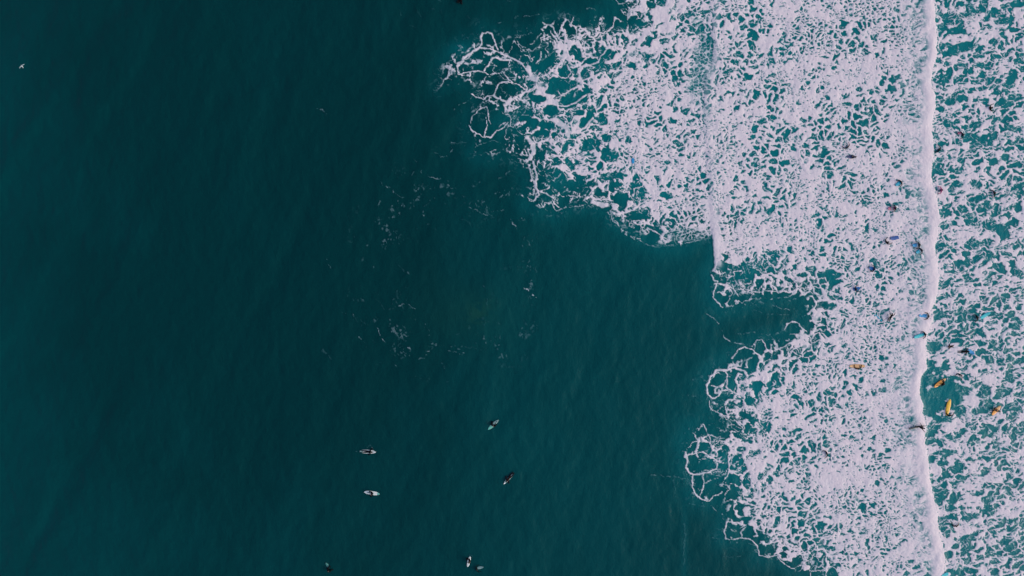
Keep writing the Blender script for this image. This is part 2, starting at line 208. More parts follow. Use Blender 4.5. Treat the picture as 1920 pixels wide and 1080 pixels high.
def foam_fields(X, Y):
    """X right, Y down, in units of one surf-map step (8.5 cm). returns foam 0..1 and aeration 0..1"""
    n1 = fbm(X/60, Y/60, 11, 4); n2 = fbm(X/14, Y/14, 21, 3); n3 = fbm(X/5., Y/5., 31, 2)
    wx = (fbm(X/26, Y/26, 41, 4, .6)-.5); wy = (fbm(X/26, Y/26, 51, 4, .6)-.5)
    Xw = X+wx*34; Yw = Y+wy*34
    do = poly_sd(X+wx*9, Y+wy*9, OUTER); dd = poly_sd(X+wx*14, Y+wy*14, DENSE)
    bx = bore_x(Y)+(n3-.5)*4+(n2-.5)*4
    right = sst(-1.2, 1.2, X-bx)                              # in front of the bore
    lace = np.clip(do/(np.clip(do, .1, None)+np.clip(-dd, 0, None)+1e-6), 0, 1)
    c = np.where(dd > 0, .60+.31*sst(0, 120, dd), .06+.52*lace)
    c = np.where(do > 0, c, 0.)
    c = c+(n1-.5)*.46*(c > 0)
    c = c+.10*np.exp(-((X-1460)/130)**2-((Y-480)/55)**2)*(do > 0)
    c = c*sst(2400, 2150, X)
    Xr = X*.97-Y*.26; Yr = X*.26+Y*.97
    n5 = fbm(Xr/85, Yr/13, 141, 3)
    cr = .63+(n1-.5)*.2+(n5-.5)*.85
    c = c*(1-right)+cr*right
    pa = np.zeros_like(X)
    for cx, cy, rx, ry, a in PATCH:
        def f(x, y, A):
            q = ((x-cx+wx_s(x, y))/rx)**2+((y-cy)/ry)**2
            return A+a*np.exp(-q)
        wx_s = lambda x, y: 0
        stamp(pa, X, Y, cx-3*rx, cx+3*rx, cy-3*ry, cy+3*ry, f)
    c = c+np.where(pa < 0, pa*.7, pa*np.where(X < 1760, .62, .9))*(do > 0)
    # direction of stretch: the cells lean up to the right in front of the bore
    def cells(scale, seed, ang, st, warp, patch):
        a = math.radians(ang); ca, sa = math.cos(a), math.sin(a)
        x = X+wx*warp*scale; y = Y+wy*warp*scale
        m = (n2-.5)*scale*.75+(n3-.5)*1.8; st = st*(1+.35*right)
        u = (x*ca+y*sa+m)/(scale*st); v = (-x*sa+y*ca-m)/scale
        f1, f2, r, su, sv = worley(u, v, seed)
        k = scale/patch                       # how open a cell stands depends on its own site, so that cells stay whole
        return f2-f1, r, fbm(su*k*st, sv*k, seed+500, 3)-.5
    soft = lambda e, t, w: sst(t-w, t+w, e)
    ragged = (n3-.5)*.15
    eA, rA, NA = cells(26, 3, -18, 1.25, 1.6, 90)
    eB, rB, NB = cells(12.2, 5, -16, 1.35, 2.2, 44)
    eC, rC, NC = cells(6.5, 7, -14, 1.4, 2.8, 27)
    eD, rD, ND = cells(4.0, 9, -10, 1.4, 3.6, 22)
    n4 = fbm(X/24, Y/20, 131, 3)
    fz = sst(240, 90, bx-X)*(1-right)*.9      # fresh fine-grained foam behind the bore
    cc = c
    tA = np.interp(cc, [0, .2, .4, .6, .8, 1.], [.08, .11, .22, .50, .80, 1.2])+(rA-.5)*np.interp(cc, [0, .3, .6], [.06, .25, .4])-NA*np.interp(cc, [0, .3, .6], [.2, 1.2, 1.8])+fz*.5+(n2-.5)*.16
    tB = np.interp(cc, [0, .3, .5, .7, .9, 1.], [.62, .50, .34, .42, .60, .9])+(rB-.5)*.50-NB*2.5+fz*.24
    tC = np.interp(cc, [0, .3, .5, .7, .9, 1.], [.75, .60, .48, .46, .57, .80])+(rC-.5)*.62-NC*1.9
    tD = np.interp(cc, [0, .3, .5, .7, .9, 1.], [.80, .70, .60, .50, .52, .70])+(rD-.5)*.85-ND*1.4-fz*.04
    tA = np.minimum(tA, np.interp(cc, [0, .3, .45, .6], [.16, .30, .55, 3]))
    tB = np.minimum(tB, np.interp(cc, [0, .3, .42, .5], [.62, .62, .9, 3]))
    shutA = sst(.34, .50, tA); shutB = sst(.36, .54, tB)*shutA; shutC = sst(.40, .60, tC)*shutB
    tA = np.maximum(tA, .055); mid = sst(.5, .75, c)*(1-right)
    tB = np.maximum(tB, .10+.03*right+.10*mid); tC = np.maximum(tC, .14+.12*mid); tD = np.maximum(tD, .16+.12*mid)
    hA = soft(eA+ragged*.6, tA, .045); hB = soft(eB+ragged, tB, .07)*shutA
    hC = soft(eC+ragged, tC, .11)*shutB; hD = soft(eD+ragged, tD, .17)*shutC
    foam = (1-hA)*(1-hB)*(1-hC*.97)*(1-hD*.9)*(1-.22*sst(.52, .70, fbm(X/3.4+wx*8, Y/2.4+wy*8, 151, 2))*sst(.4, .6, n2))
    # finer walls drawn thin inside the open cells
    tw = (1-soft(eB+ragged*.6, .075, .05))*.85*sst(.40, .60, n4+c*.12)
    tc = (1-soft(eC+ragged*.8, .10, .08))*.60*sst(.47, .62, n2*.6+n4*.4+c*.06)
    foam = np.maximum(foam, np.maximum(tw, tc)*sst(.05, .4, c))
    # voids one can tell apart
    vo = np.zeros_like(X)
    wob = (n2-.5)*.9+(n3-.5)*.35
    for k, (cx, cy, rx, ry, an) in enumerate(VOID):
        a = math.radians(an); ca, sa = math.cos(a), math.sin(a); R = max(rx, ry)*1.5+4
        i0 = (cx, cy, rx, ry, ca, sa)
        def f(x, y, A, q=i0):
            dx = x-q[0]; dy = y-q[1]
            u = (dx*q[4]+dy*q[5])/q[2]; v = (-dx*q[5]+dy*q[4])/q[3]
            wb = fbm(x/9., y/9., 61, 2)-.5
            r = (np.abs(u)**2.4+np.abs(v)**2.4)**(1/2.4)+wb*.75
            return np.maximum(A, 1-sst(.93-.6/q[3], .93+1.2/q[3], r))
        stamp(vo, X, Y, cx-R, cx+R, cy-R, cy+R, f)
    thin = (1-soft(eC+ragged, .09, .07))*sst(.50, .62, n2)*.55*sst(1000, 1250, X)
    thin = np.maximum(thin, (1-soft(eB+ragged, .05, .05))*.6*sst(.46, .56, n1))
    foam = foam*(1-vo)+np.minimum(foam, thin)*vo
    # edge and gaps: walls break up towards the rim
    brk = sst(.0, .18, c-(.42-n2)*.9*(c < .5))
    foam = foam*(1-.34*sst(.55, .15, c)*sst(.38, .60, n2))
    foam = foam*np.where(c > .5, 1, brk)*sst(-2, 5, do)
    # striations where the older wave drained off
    stri = .5*fbm(X/14+n2*2, Y/3.2+n1*9, 71, 2)+.5*(1-soft(eC+ragged, .2, .15))
    for cx, cy, rx, ry, k in ((1320,108,22,42,.85),(1306,160,20,28,.7),(1322,215,8,26,.4),(1312,40,20,24,.4),(1296,440,44,13,1.)):
        q = np.exp(-(((X-cx)/rx)**2+((Y-cy)/ry)**2)**1.6)*k
        foam = foam*(1-q)+q*sst(.40, .74, stri)*.62
    # drawn strands
    jx = (fbm(X/7, Y/7, 81, 3, .6)-.5)*9; jy = (fbm(X/7, Y/7, 91, 3, .6)-.5)*9
    for s, w, P in STR:
        Pn = np.array(P, float); m = w*3+8
        loose = s < .85
        i0 = max(int((Pn[:,0].min()-m-X[0,0])/(X[1,0]-X[0,0])), 0); i1 = int((Pn[:,0].max()+m-X[0,0])/(X[1,0]-X[0,0]))+2
        j0 = max(int((Pn[:,1].min()-m-Y[0,0])/(X[1,0]-X[0,0])), 0); j1 = int((Pn[:,1].max()+m-Y[0,0])/(X[1,0]-X[0,0]))+2
        if i1 <= 0 or j1 <= 0: continue
        sl = (slice(i0, i1), slice(j0, j1))
        k = .5 if not loose else .8
        d = line_d(X[sl]+jx[sl]*k, Y[sl]+jy[sl]*k, P, w*(.50 if w > 1.5 else .75))
        g = (n3[sl]-.5)*1.1+(n2[sl]-.5)*1.2
        val = s*(1-sst(.45-.25*loose, 1.35+.3*loose, d+g*(1. if loose else .95)))*(1. if loose else .62+.38*sst(.35, .6, n2[sl]))
        if loose: val = (.85 if Pn[:,0].max() > 985 else .55)*val*sst(.40, .58, n3[sl]*.7+n2[sl]*.3+.03)
        foam[sl] = np.maximum(foam[sl], val)
    # fine scraps drifting round the boil, and a veil of wisps just off the foam's rim
    rr = np.hypot(X-850, (Y-505)*.92); th = np.arctan2(Y-505, X-850)
    sw = fbm(th*9+wx*2, rr/7+wy*3, 161, 3)
    ring = np.exp(-((rr-150)/50)**2)*np.where(X < 1010, 1, .2)
    scr = sst(.60, .74, sw)*sst(.50, .62, n4)*sst(.46, .60, n3)*ring*.22
    spk = sst(.66, .78, fbm(X/3.2, Y/4.6, 171, 2))*sst(.56, .66, n1*.5+n4*.5)*ring*.24
    rim = np.exp(-np.clip(-do, 0, None)/13.)*(do < 3)*(1-lead_zone(X, Y))
    wisp = (1-sst(.04, .13, np.abs(fbm(X/13+wx*3, Y/9+wy*3, 181, 3)-.5)*2))*sst(.42, .60, n2)*rim*.36
    foam = np.maximum(foam, np.maximum(scr, np.maximum(spk, wisp)))
    # smooth curds behind the bore front, solid white on its crest
    db = bx-X
    fine = fbm((X+Y*.25)/6+wx*4, Y/2.6+wy*8, 101, 3)
    blot = fbm(X/15, Y/17, 111, 3)
    k = sst(85, 25, db+(n4-.5)*40)*(1-right)*.8
    curd = .98-.62*sst(.36, .58, blot)*sst(.38, .60, fine)-.36*sst(.42, .62, fine)
    foam = foam*(1-k*.8)+k*.8*np.clip(curd*(.75+.25*foam), 0, 1)
    bw = 17+16*(fbm(X/30+.5, Y/55, 121, 3)-.5)+8*(n2-.5)
    crest = sst(bw+16, bw-7, db)*(1-right)
    foam = np.maximum(foam, crest*(.86+.16*fine))
    # the older, spent front
    ox = np.interp(Y, [p[0] for p in OLD], [p[1] for p in OLD])+(n2-.5)*6
    e = X-ox
    foam = np.maximum(foam, sst(-1, 2, e)*sst(22, 6, e)*sst(512, 484, Y)*np.clip(.30+.60*sst(400, 440, Y)+.6*(n1-.35), 0, 1)*sst(.25, .5, n3*.6+n2*.4+.12*sst(400, 440, Y)))
    lead = sst(430, 450, Y)*sst(520, 500, Y)*sst(1, -2, e)*sst(-400, -60, e)
    foam = foam*(1-lead*sst(455, 470, Y))
    foam = np.clip(foam, 0, 1)
    return foam, do, right

def water_fields(X, Y):
    do = poly_sd(X, Y, OUTER)
    n = fbm(X/170, Y/170, 201, 3)-.5; m = fbm(X/40+n*2, Y/70, 211, 3)-.5
    right = sst(-2, 2, X-bore_x(Y))
    near = sst(-60, 60, do); far = sst(500, 1350, X+.25*(Y-540))
    aer = .16*far+.34*near*far+.36*sst(0, 90, do)+.06*right+.09*np.exp(-((do+6)/16)**2)
    aer = aer+.07*sst(240, -60, X)+.05*sst(800, 1080, Y)*sst(900, 300, X)+.06*sst(420, 60, np.hypot((X-1180)/1.6, Y-470))
    aer = aer-.07*sst(380, 0, np.hypot((X-620)/1.1, (Y-430)/1.4))
    aer = aer+n*.07+m*.045
    # milky streaks trailing off the foam edge
    e = np.exp(-((X-1283)/7)**2)*sst(900, 990, Y)*.12+np.exp(-((X-1330)/26)**2-((Y-610)/90)**2)*.08+np.exp(-((X-1270)/30)**2-((Y-800)/110)**2)*.05
    e = e+np.exp(-((X-866)/40)**2-((Y-100)/26)**2)*.16+np.exp(-((X-868)/18)**2-((Y-92)/10)**2)*.25
    silt = .6*np.exp(-(((X-893+n*40)/30)**2+((Y-582+m*40)/26)**2))*sst(.35, .62, fbm(X/11+Y/30, Y/6, 221, 3))
    silt = silt+.22*np.exp(-((X-880)/90)**2-((Y-590)/60)**2)
    return np.clip(aer+e, 0, 1), np.clip(silt, 0, 1)

def sea_height(X, Y):
    """height of the water in metres"""
    a = fbm(X/95+Y/260, Y/300, 301, 2)-.5
    swell = .08*np.sin((X+.18*Y)/52+2.2*a*3)*sst(1500, 700, X)+.04*np.sin((X*.86+Y*.5)/23+a*9)*sst(1500, 900, X)
    chop = (fbm(X/17, Y/24, 311, 3)-.5)*.16
    db = bore_x(Y)-X
    bore = .26*sst(-9, 14, db)*(.35+.65*np.exp(-np.clip(db, 0, None)/46.))
    ox = np.interp(Y, [p[0] for p in OLD], [p[1] for p in OLD])
    e = X-ox
    old = .12*sst(-5, 8, e)*np.exp(-np.clip(e, 0, None)/60.)*sst(600, 500, Y)
    fade = sst(-900, -320, X)*sst(2900, 2300, X)*sst(-900, -320, Y)*sst(2000, 1400, Y)
    return (swell+chop+bore+old)*fade
# ---------------------------------------------------------------- materials
def nmat(name):
    m = bpy.data.materials.new(name); m.use_nodes = True
    n = m.node_tree; b = n.nodes["Principled BSDF"]
    return m, n, b

def mix(n, a, b, f):
    x = n.nodes.new("ShaderNodeMix"); x.data_type = 'RGBA'
    for i, v in ((6, a), (7, b), (0, f)):
        if hasattr(v, 'is_output'): n.links.new(v, x.inputs[i])
        else: x.inputs[i].default_value = v
    return x.outputs[2]

def attr(n, name):
    a = n.nodes.new("ShaderNodeAttribute"); a.attribute_name = name; return a.outputs["Fac"]

def noise(n, scale, detail=4, rough=.55, stretch=None):
    t = n.nodes.new("ShaderNodeTexNoise"); t.inputs["Scale"].default_value = scale
    t.inputs["Detail"].default_value = detail; t.inputs["Roughness"].default_value = rough
    g = n.nodes.new("ShaderNodeNewGeometry"); src = g.outputs["Position"]
    if stretch:
        mp = n.nodes.new("ShaderNodeMapping"); mp.inputs["Scale"].default_value = stretch[0]; mp.inputs["Rotation"].default_value = (0, 0, R(stretch[1]))
        n.links.new(src, mp.inputs[0]); src = mp.outputs[0]
    n.links.new(src, t.inputs["Vector"]); return t.outputs["Fac"]

def math_(n, op, a, b, clamp=False):
    x = n.nodes.new("ShaderNodeMath"); x.operation = op; x.use_clamp = clamp
    for i, v in ((0, a), (1, b)):
        if hasattr(v, 'is_output'): n.links.new(v, x.inputs[i])
        else: x.inputs[i].default_value = v
    return x.outputs[0]

DEEP = (.0001, .0305, .0360, 1); AERATED = (.0010, .1520, .1800, 1); SILT = (.006, .058, .050, 1); WHITE = (.72, .66, .78, 1)
def water_colour(n):
    v = noise(n, .055, 4, .5, ((1, .55, 1), 25)); w = noise(n, .35, 3, .6, ((1.4, .5, 1), -20))
    v = math_(n, 'ADD', math_(n, 'MULTIPLY', math_(n, 'SUBTRACT', v, .5), .16), math_(n, 'MULTIPLY', math_(n, 'SUBTRACT', w, .5), .05))
    a = math_(n, 'ADD', attr(n, "aeration"), v, True)
    c = mix(n, DEEP, AERATED, a)
    return mix(n, c, SILT, attr(n, "silt"))

M = {}
m, n, b = nmat("sea_water")
n.links.new(water_colour(n), b.inputs["Base Color"]); b.inputs["Roughness"].default_value = .15; b.inputs["IOR"].default_value = 1.33
b.inputs["Specular IOR Level"].default_value = .2
bp = n.nodes.new("ShaderNodeBump"); bp.inputs["Strength"].default_value = .5; bp.inputs["Distance"].default_value = .25
h = math_(n, 'ADD', noise(n, .8, 5, .6, ((1, .6, 1), 18)), math_(n, 'MULTIPLY', noise(n, 3.5, 3, .6), .25))
n.links.new(h, bp.inputs["Height"]); n.links.new(bp.outputs[0], b.inputs["Normal"]); M['water'] = m

m, n, b = nmat("sea_foam")
f = attr(n, "foam")
# foam is a film of bubbles: thin film lets the water's colour through, thick film is white
g = noise(n, 5.5, 4, .7); g2 = noise(n, .5, 3, .6)
f2 = math_(n, 'ADD', f, math_(n, 'MULTIPLY', math_(n, 'SUBTRACT', g, .5), .30), True)
fr = n.nodes.new("ShaderNodeMapRange"); fr.interpolation_type = 'SMOOTHSTEP'
n.links.new(f2, fr.inputs[0]); fr.inputs[1].default_value = .10; fr.inputs[2].default_value = .92
wc = water_colour(n)
thin = mix(n, wc, (.16, .42, .50, 1), math_(n, 'POWER', f, 1.3, True))
pink = mix(n, (.60, .585, .655, 1), (.70, .60, .68, 1), g2)
n.links.new(mix(n, thin, pink, fr.outputs[0]), b.inputs["Base Color"])
n.links.new(math_(n, "ADD", .15, math_(n, "MULTIPLY", math_(n, "MULTIPLY", f, 1.6, True), .6)), b.inputs["Roughness"]); b.inputs["IOR"].default_value = 1.33; b.inputs["Specular IOR Level"].default_value = .2
bp = n.nodes.new("ShaderNodeBump"); bp.inputs["Strength"].default_value = .4; bp.inputs["Distance"].default_value = .05
n.links.new(noise(n, 4., 5, .7), bp.inputs["Height"]); n.links.new(bp.outputs[0], b.inputs["Normal"]); M['foam'] = m

def plain(name, col, rough=.5, var=.12, scale=9., spec=.5, coat=0):
    m, n, b = nmat(name)
    d = tuple(x*(1-var) for x in col)+(1,); l = tuple(min(1, x*(1+var)) for x in col)+(1,)
    n.links.new(mix(n, d, l, noise(n, scale, 3)), b.inputs["Base Color"])
    b.inputs["Roughness"].default_value = rough; b.inputs["Specular IOR Level"].default_value = spec
    b.inputs["Coat Weight"].default_value = coat
    M[name] = m; return m
plain("white_glass", (.62, .68, .70), .3); plain("dull_green", (.05, .20, .19), .4); plain("pale_green", (.12, .42, .36), .35); plain("mint_grey", (.22, .36, .37), .35)
plain("orange_glass", (.76, .30, .04), .4); plain("amber_glass", (.78, .40, .04), .4); plain("yellow_glass", (.68, .42, .02), .4); plain("tan_glass", (.60, .34, .16), .45)
plain("deep_blue_foam", (.001, .07, .30), .55); plain("navy_foam", (.006, .03, .13), .55); plain("blue_foam", (.002, .15, .46), .55); plain("sky_blue_foam", (.004, .26, .58), .55)
plain("turquoise_foam", (.004, .34, .52), .5); plain("cyan_foam", (.004, .46, .54), .5); plain("pink_foam", (.42, .12, .24), .5); plain("magenta_cloth", (.30, .01, .13), .6)
plain("black_wetsuit", (.004, .005, .008), .55, .3, 20, .06); plain("dark_blue_wetsuit", (.006, .012, .03), .55, .3, 20, .06); plain("dark_red_wetsuit", (.012, .004, .007), .55, .3, 20, .06)
plain("black_rubber", (.006, .006, .008), .5); plain("stringer_wood", (.10, .07, .04), .5); plain("dark_graphic", (.035, .045, .05), .5); plain("grey_graphic", (.22, .24, .26), .5)
plain("lip", (.16, .06, .05), .5); plain("skin", (.09, .055, .045), .5, .1, 30); plain("dark_hair", (.007, .007, .008), .6, .3, 40); plain("brown_hair", (.05, .03, .018), .6, .3, 40)
plain("eye_dark", (.02, .015, .012), .2); plain("white_feather", (.62, .68, .68), .7); plain("grey_feather", (.34, .42, .43), .7); plain("beak_yellow", (.55, .34, .05), .4); plain("teal_lycra", (.01, .16, .20), .5)

# ---------------------------------------------------------------- object helpers
col = scn.collection
def link(name, me, parent=None, mat=None):
    o = bpy.data.objects.new(name, me); col.objects.link(o); o.parent = parent
    if mat is not None and me is not None:
        if not me.materials: me.materials.append(mat)
        elif me.materials[0] is not mat:
            o.material_slots[0].link = 'OBJECT'; o.material_slots[0].material = mat
    return o
def thing(name, label, cat, loc, rz, group=None, rx=0, ry=0):
    o = bpy.data.objects.new(name, None); col.objects.link(o); o.empty_display_size = .3
    o.location = loc; o.rotation_euler = (rx, ry, rz); o['label'] = label; o['category'] = cat
    if group: o['group'] = group
    return o

# ---------------------------------------------------------------- the sea
h = 2.5
def grow(a, b, end):
    out = []; x, d = b, abs(h)*2
    s = 1 if b > a else -1
    while abs(x) < end: x += s*d; d *= 1.32; out.append(x)
    return out
ux = np.arange(-320, 2420, h); uy = np.arange(-320, 1420, h)
lx = grow(0, -320, 300000)[::-1]; rx = grow(0, ux[-1], 300000); ly = grow(0, -320, 300000)[::-1]; ry = grow(0, uy[-1], 300000)
gx = np.array(lx+list(ux)+rx, float); gy = np.array(ly+list(uy)+ry, float)
GX, GY = np.meshgrid(gx, gy, indexing='ij')
GZ = sea_height(GX, GY); AER, SIL = water_fields(np.clip(GX, -2000, 4000), np.clip(GY, -2000, 4000))

def grid_mesh(name, X, Y, Z, keep, attrs, mat):
    nx, ny = X.shape
    idx = np.arange(nx*ny).reshape(nx, ny)
    q = np.stack([idx[:-1, :-1], idx[:-1, 1:], idx[1:, 1:], idx[1:, :-1]], -1).reshape(-1, 4)
    if keep is not None:
        k = keep[:-1, :-1] | keep[1:, :-1] | keep[:-1, 1:] | keep[1:, 1:]
        q = q[k.reshape(-1)]
    used = np.zeros(nx*ny, bool); used[q.reshape(-1)] = True
    remap = np.cumsum(used)-1; q = remap[q]
    P = np.stack([(X-960)*S, (540-Y)*S, Z], -1).reshape(-1, 3)[used]
    me = bpy.data.meshes.new(name)
    me.vertices.add(len(P)); me.vertices.foreach_set("co", P.astype(np.float32).ravel())
    me.loops.add(q.size); me.loops.foreach_set("vertex_index", q.astype(np.int32).ravel())
    me.polygons.add(len(q)); me.polygons.foreach_set("loop_start", np.arange(0, q.size, 4, dtype=np.int32))
    me.update(calc_edges=True)
    me.polygons.foreach_set("use_smooth", np.ones(len(q), bool))
    for an, A in attrs.items():
        a = me.attributes.new(an, 'FLOAT', 'POINT'); a.data.foreach_set("value", A.reshape(-1)[used].astype(np.float32))
    me.materials.append(mat); me.update()
    o = bpy.data.objects.new(name, me); col.objects.link(o)
    return o, len(q)

o, nq = grid_mesh("sea_water", GX, GY, GZ, None, {"aeration": AER, "silt": SIL}, M['water']); o['kind'] = 'structure'
print("water faces", nq)
# foam: twice as fine, lying on the water sheet
i0 = int(np.searchsorted(gx, 560)); i1 = int(np.searchsorted(gx, 2400)); j0 = int(np.searchsorted(gy, -300)); j1 = int(np.searchsorted(gy, 1400))
def up(A):
    B = np.zeros((2*A.shape[0]-1, 2*A.shape[1]-1)); B[::2, ::2] = A
    B[1::2, ::2] = (A[1:]+A[:-1])/2; B[:, 1::2] = (B[:, 2::2]+B[:, :-2:2])/2
    return B
sl = (slice(i0, i1), slice(j0, j1))
FX, FY, FZ = up(GX[sl]), up(GY[sl]), up(GZ[sl])
FOAM, _do, _r = foam_fields(FX, FY)
FA, FS = up(AER[sl]), up(SIL[sl])
tex = fbm(FX/3.2, FY/3.2, 401, 3)
o, nq = grid_mesh("sea_foam", FX, FY, FZ+.012+FOAM*(.04+.06*tex), FOAM > .035, {"foam": FOAM, "aeration": FA, "silt": FS}, M['foam']); o['kind'] = 'stuff'
print("foam faces", nq)
def sea_z(px, py):
    return float(sea_height(np.array([[px]], float), np.array([[py]], float))[0, 0])

# ---------------------------------------------------------------- people
def skin_mesh(name, nodes, edges, sub=1):
    """nodes: name -> (x, y, z, radius); one continuous surface grown along the edges"""
    me = bpy.data.meshes.new(name); keys = list(nodes)
    me.from_pydata([nodes[k][:3] for k in keys], [(keys.index(a), keys.index(b)) for a, b in edges], [])
    o = bpy.data.objects.new(name, me); col.objects.link(o)
    md = o.modifiers.new("s", 'SKIN'); md.use_smooth_shade = True; md.branch_smoothing = .4
    for i, k in enumerate(keys):
        v = me.skin_vertices[0].data[i]; v.radius = (nodes[k][3], nodes[k][4] if len(nodes[k]) > 4 else nodes[k][3]); v.use_root = (k == 'pelvis')
    md = o.modifiers.new("d", 'SUBSURF'); md.levels = sub; md.render_levels = sub
    dg = bpy.context.evaluated_depsgraph_get(); dg.update()
    out = bpy.data.meshes.new_from_object(o.evaluated_get(dg)); out.name = name
    bpy.data.objects.remove(o); return out

def V(*a): return Vector(a)
def pose(name, P):
    """P: pelvis, chest, neck, head, face (direction), and per side elbow, hand, knee, ankle, toe"""
    N = {}; E = []
    pel, che, nec, hea = (Vector(P[k]) for k in ('pelvis', 'chest', 'neck', 'head'))
    N['pelvis'] = (*pel, .150, .115); w = (pel+che)/2; N['waist'] = (*w, .125, .10); N['chest'] = (*che, .165, .125)
    N['neck'] = (*nec, .062); N['skull'] = (*hea, .098); up = (hea-nec).normalized()
    cr = hea+up*.09; N['crown'] = (*cr, .082); f = Vector(P['face']).normalized(); side = up.cross(f).normalized()
    jaw = hea+f*.045-up*.07; N['jaw'] = (*jaw, .055); no = hea+f*.105-up*.005; N['nose'] = (*no, .016)
    E += [('pelvis', 'waist'), ('waist', 'chest'), ('chest', 'neck'), ('neck', 'skull'), ('skull', 'crown'), ('skull', 'jaw'), ('skull', 'nose')]
    for s, sg in (('l', 1), ('r', -1)):
        ear = hea+side*sg*.10; N['ear'+s] = (*ear, .016); E.append(('skull', 'ear'+s))
        sh, el, ha = Vector(P['shoulder'+s]), Vector(P['elbow'+s]), Vector(P['hand'+s])
        N['sh'+s] = (*sh, .068); N['el'+s] = (*el, .045); d = (ha-el).normalized(); N['wr'+s] = (*ha, .030)
        pm = ha+d*.07; N['palm'+s] = (*pm, .036, .020)
        E += [('chest', 'sh'+s), ('sh'+s, 'el'+s), ('el'+s, 'wr'+s), ('wr'+s, 'palm'+s)]
        q = d.cross(Vector((0, 0, 1))); q = q.normalized() if q.length > .1 else Vector((0, 1, 0)); dn = q.cross(d)
        if dn.z > 0: dn = -dn
        for i, (off, L) in enumerate(((-.033, .070), (-.011, .082), (.011, .078), (.033, .060))):
            a = pm+d*.03+q*off; b = a+d*L*.55+dn*.004; c_ = b+d*L*.45+dn*.018
            for k, p, r_ in (('a', a, .010), ('b', b, .009), ('c', c_, .008)): N['f%d%s%s' % (i, k, s)] = (*p, r_)
            E += [('palm'+s, 'f%da%s' % (i, s)), ('f%da%s' % (i, s), 'f%db%s' % (i, s)), ('f%db%s' % (i, s), 'f%dc%s' % (i, s))]
        t1 = pm-d*.02+q*.045*sg+dn*.012; t2 = t1+d*.035+q*.018*sg
        N['t1'+s] = (*t1, .011); N['t2'+s] = (*t2, .009); E += [('palm'+s, 't1'+s), ('t1'+s, 't2'+s)]
        hp = pel+(sh-che).normalized()*.10; kn, an, to = Vector(P['knee'+s]), Vector(P['ankle'+s]), Vector(P['toe'+s])
        N['hp'+s] = (*hp, .098); N['kn'+s] = (*kn, .062); cf = kn+(an-kn)*.35; N['cf'+s] = (*cf, .058); N['an'+s] = (*an, .040); N['to'+s] = (*to, .030)
        E += [('pelvis', 'hp'+s), ('hp'+s, 'kn'+s), ('kn'+s, 'cf'+s), ('cf'+s, 'an'+s), ('an'+s, 'to'+s)]
    body = skin_mesh(name+"_body", N, E)
    # wetsuit: the body's own surface from the neck down, gloves and boots included, a little proud of the skin
    bm = bmesh.new(); bm.from_mesh(body); bm.normal_update()
    neck0 = nec+up*.03
    joints = [Vector(N[k_+s][:3]) for s in 'lr' for k_ in ('palm', 'to')]      # thin gloves and boots belong to the suit
    for v in bm.verts: v.co += v.normal*(.003 if min((v.co-j).length for j in joints) < .16 else .012)
    def gone(c):
        if (c-neck0).dot(up) > 0 and (c-hea).length < .34: return True
        return False
    bmesh.ops.delete(bm, geom=[f_ for f_ in bm.faces if gone(f_.calc_center_median())], context='FACES')
    suit = bpy.data.meshes.new(name+"_wetsuit"); bm.to_mesh(suit); bm.free()
    for p in suit.polygons: p.use_smooth = True
    bm = bmesh.new(); bm.from_mesh(body); bm.normal_update()
    for v in bm.verts: v.co += v.normal*.016
    bmesh.ops.delete(bm, geom=[f_ for f_ in bm.faces if not ((f_.calc_center_median()-hea).length < .24 and (f_.calc_center_median()-hea).dot(up*.8-f) > .0 and (f_.calc_center_median()-nec).dot(up) > .05)], context='FACES')
    seen = set(); best = []
    for v0 in bm.verts:
        if v0 in seen: continue
        comp = []; st = [v0]; seen.add(v0)
        while st:
            v = st.pop(); comp.append(v)
            for e in v.link_edges:
                w2 = e.other_vert(v)
                if w2 not in seen: seen.add(w2); st.append(w2)
        if len(comp) > len(best): best = comp
    keep = set(best); bmesh.ops.delete(bm, geom=[v for v in bm.verts if v not in keep], context='VERTS')
    hair = bpy.data.meshes.new(name+"_hair"); bm.to_mesh(hair); bm.free()
    for p in hair.polygons: p.use_smooth = True
    eyes = []
    for sg in (1, -1):
        bm = bmesh.new()
        bmesh.ops.create_uvsphere(bm, u_segments=8, v_segments=6, radius=.014, matrix=Matrix.Translation(hea+f*.088+side*sg*.034+up*.022))
        eye = bpy.data.meshes.new(name+"_eye"); bm.to_mesh(eye); bm.free(); eye.materials.append(M['eye_dark']); eyes.append(eye)
    bm = bmesh.new()
    bmesh.ops.create_uvsphere(bm, u_segments=8, v_segments=6, radius=.02, matrix=Matrix.Translation(jaw+f*.045+up*.012) @ f.to_track_quat('X', 'Z').to_matrix().to_4x4() @ Matrix.Diagonal((.4, 1.1, .35, 1)))
    mouth = bpy.data.meshes.new(name+"_mouth"); bm.to_mesh(mouth); bm.free()
    body.materials.clear(); body.materials.append(M['skin']); suit.materials.clear(); suit.materials.append(M['black_wetsuit'])
    hair.materials.clear(); hair.materials.append(M['dark_hair']); mouth.materials.append(M['lip'])
    return dict(body=body, suit=suit, hair=hair, eyes=eyes, mouth=mouth)

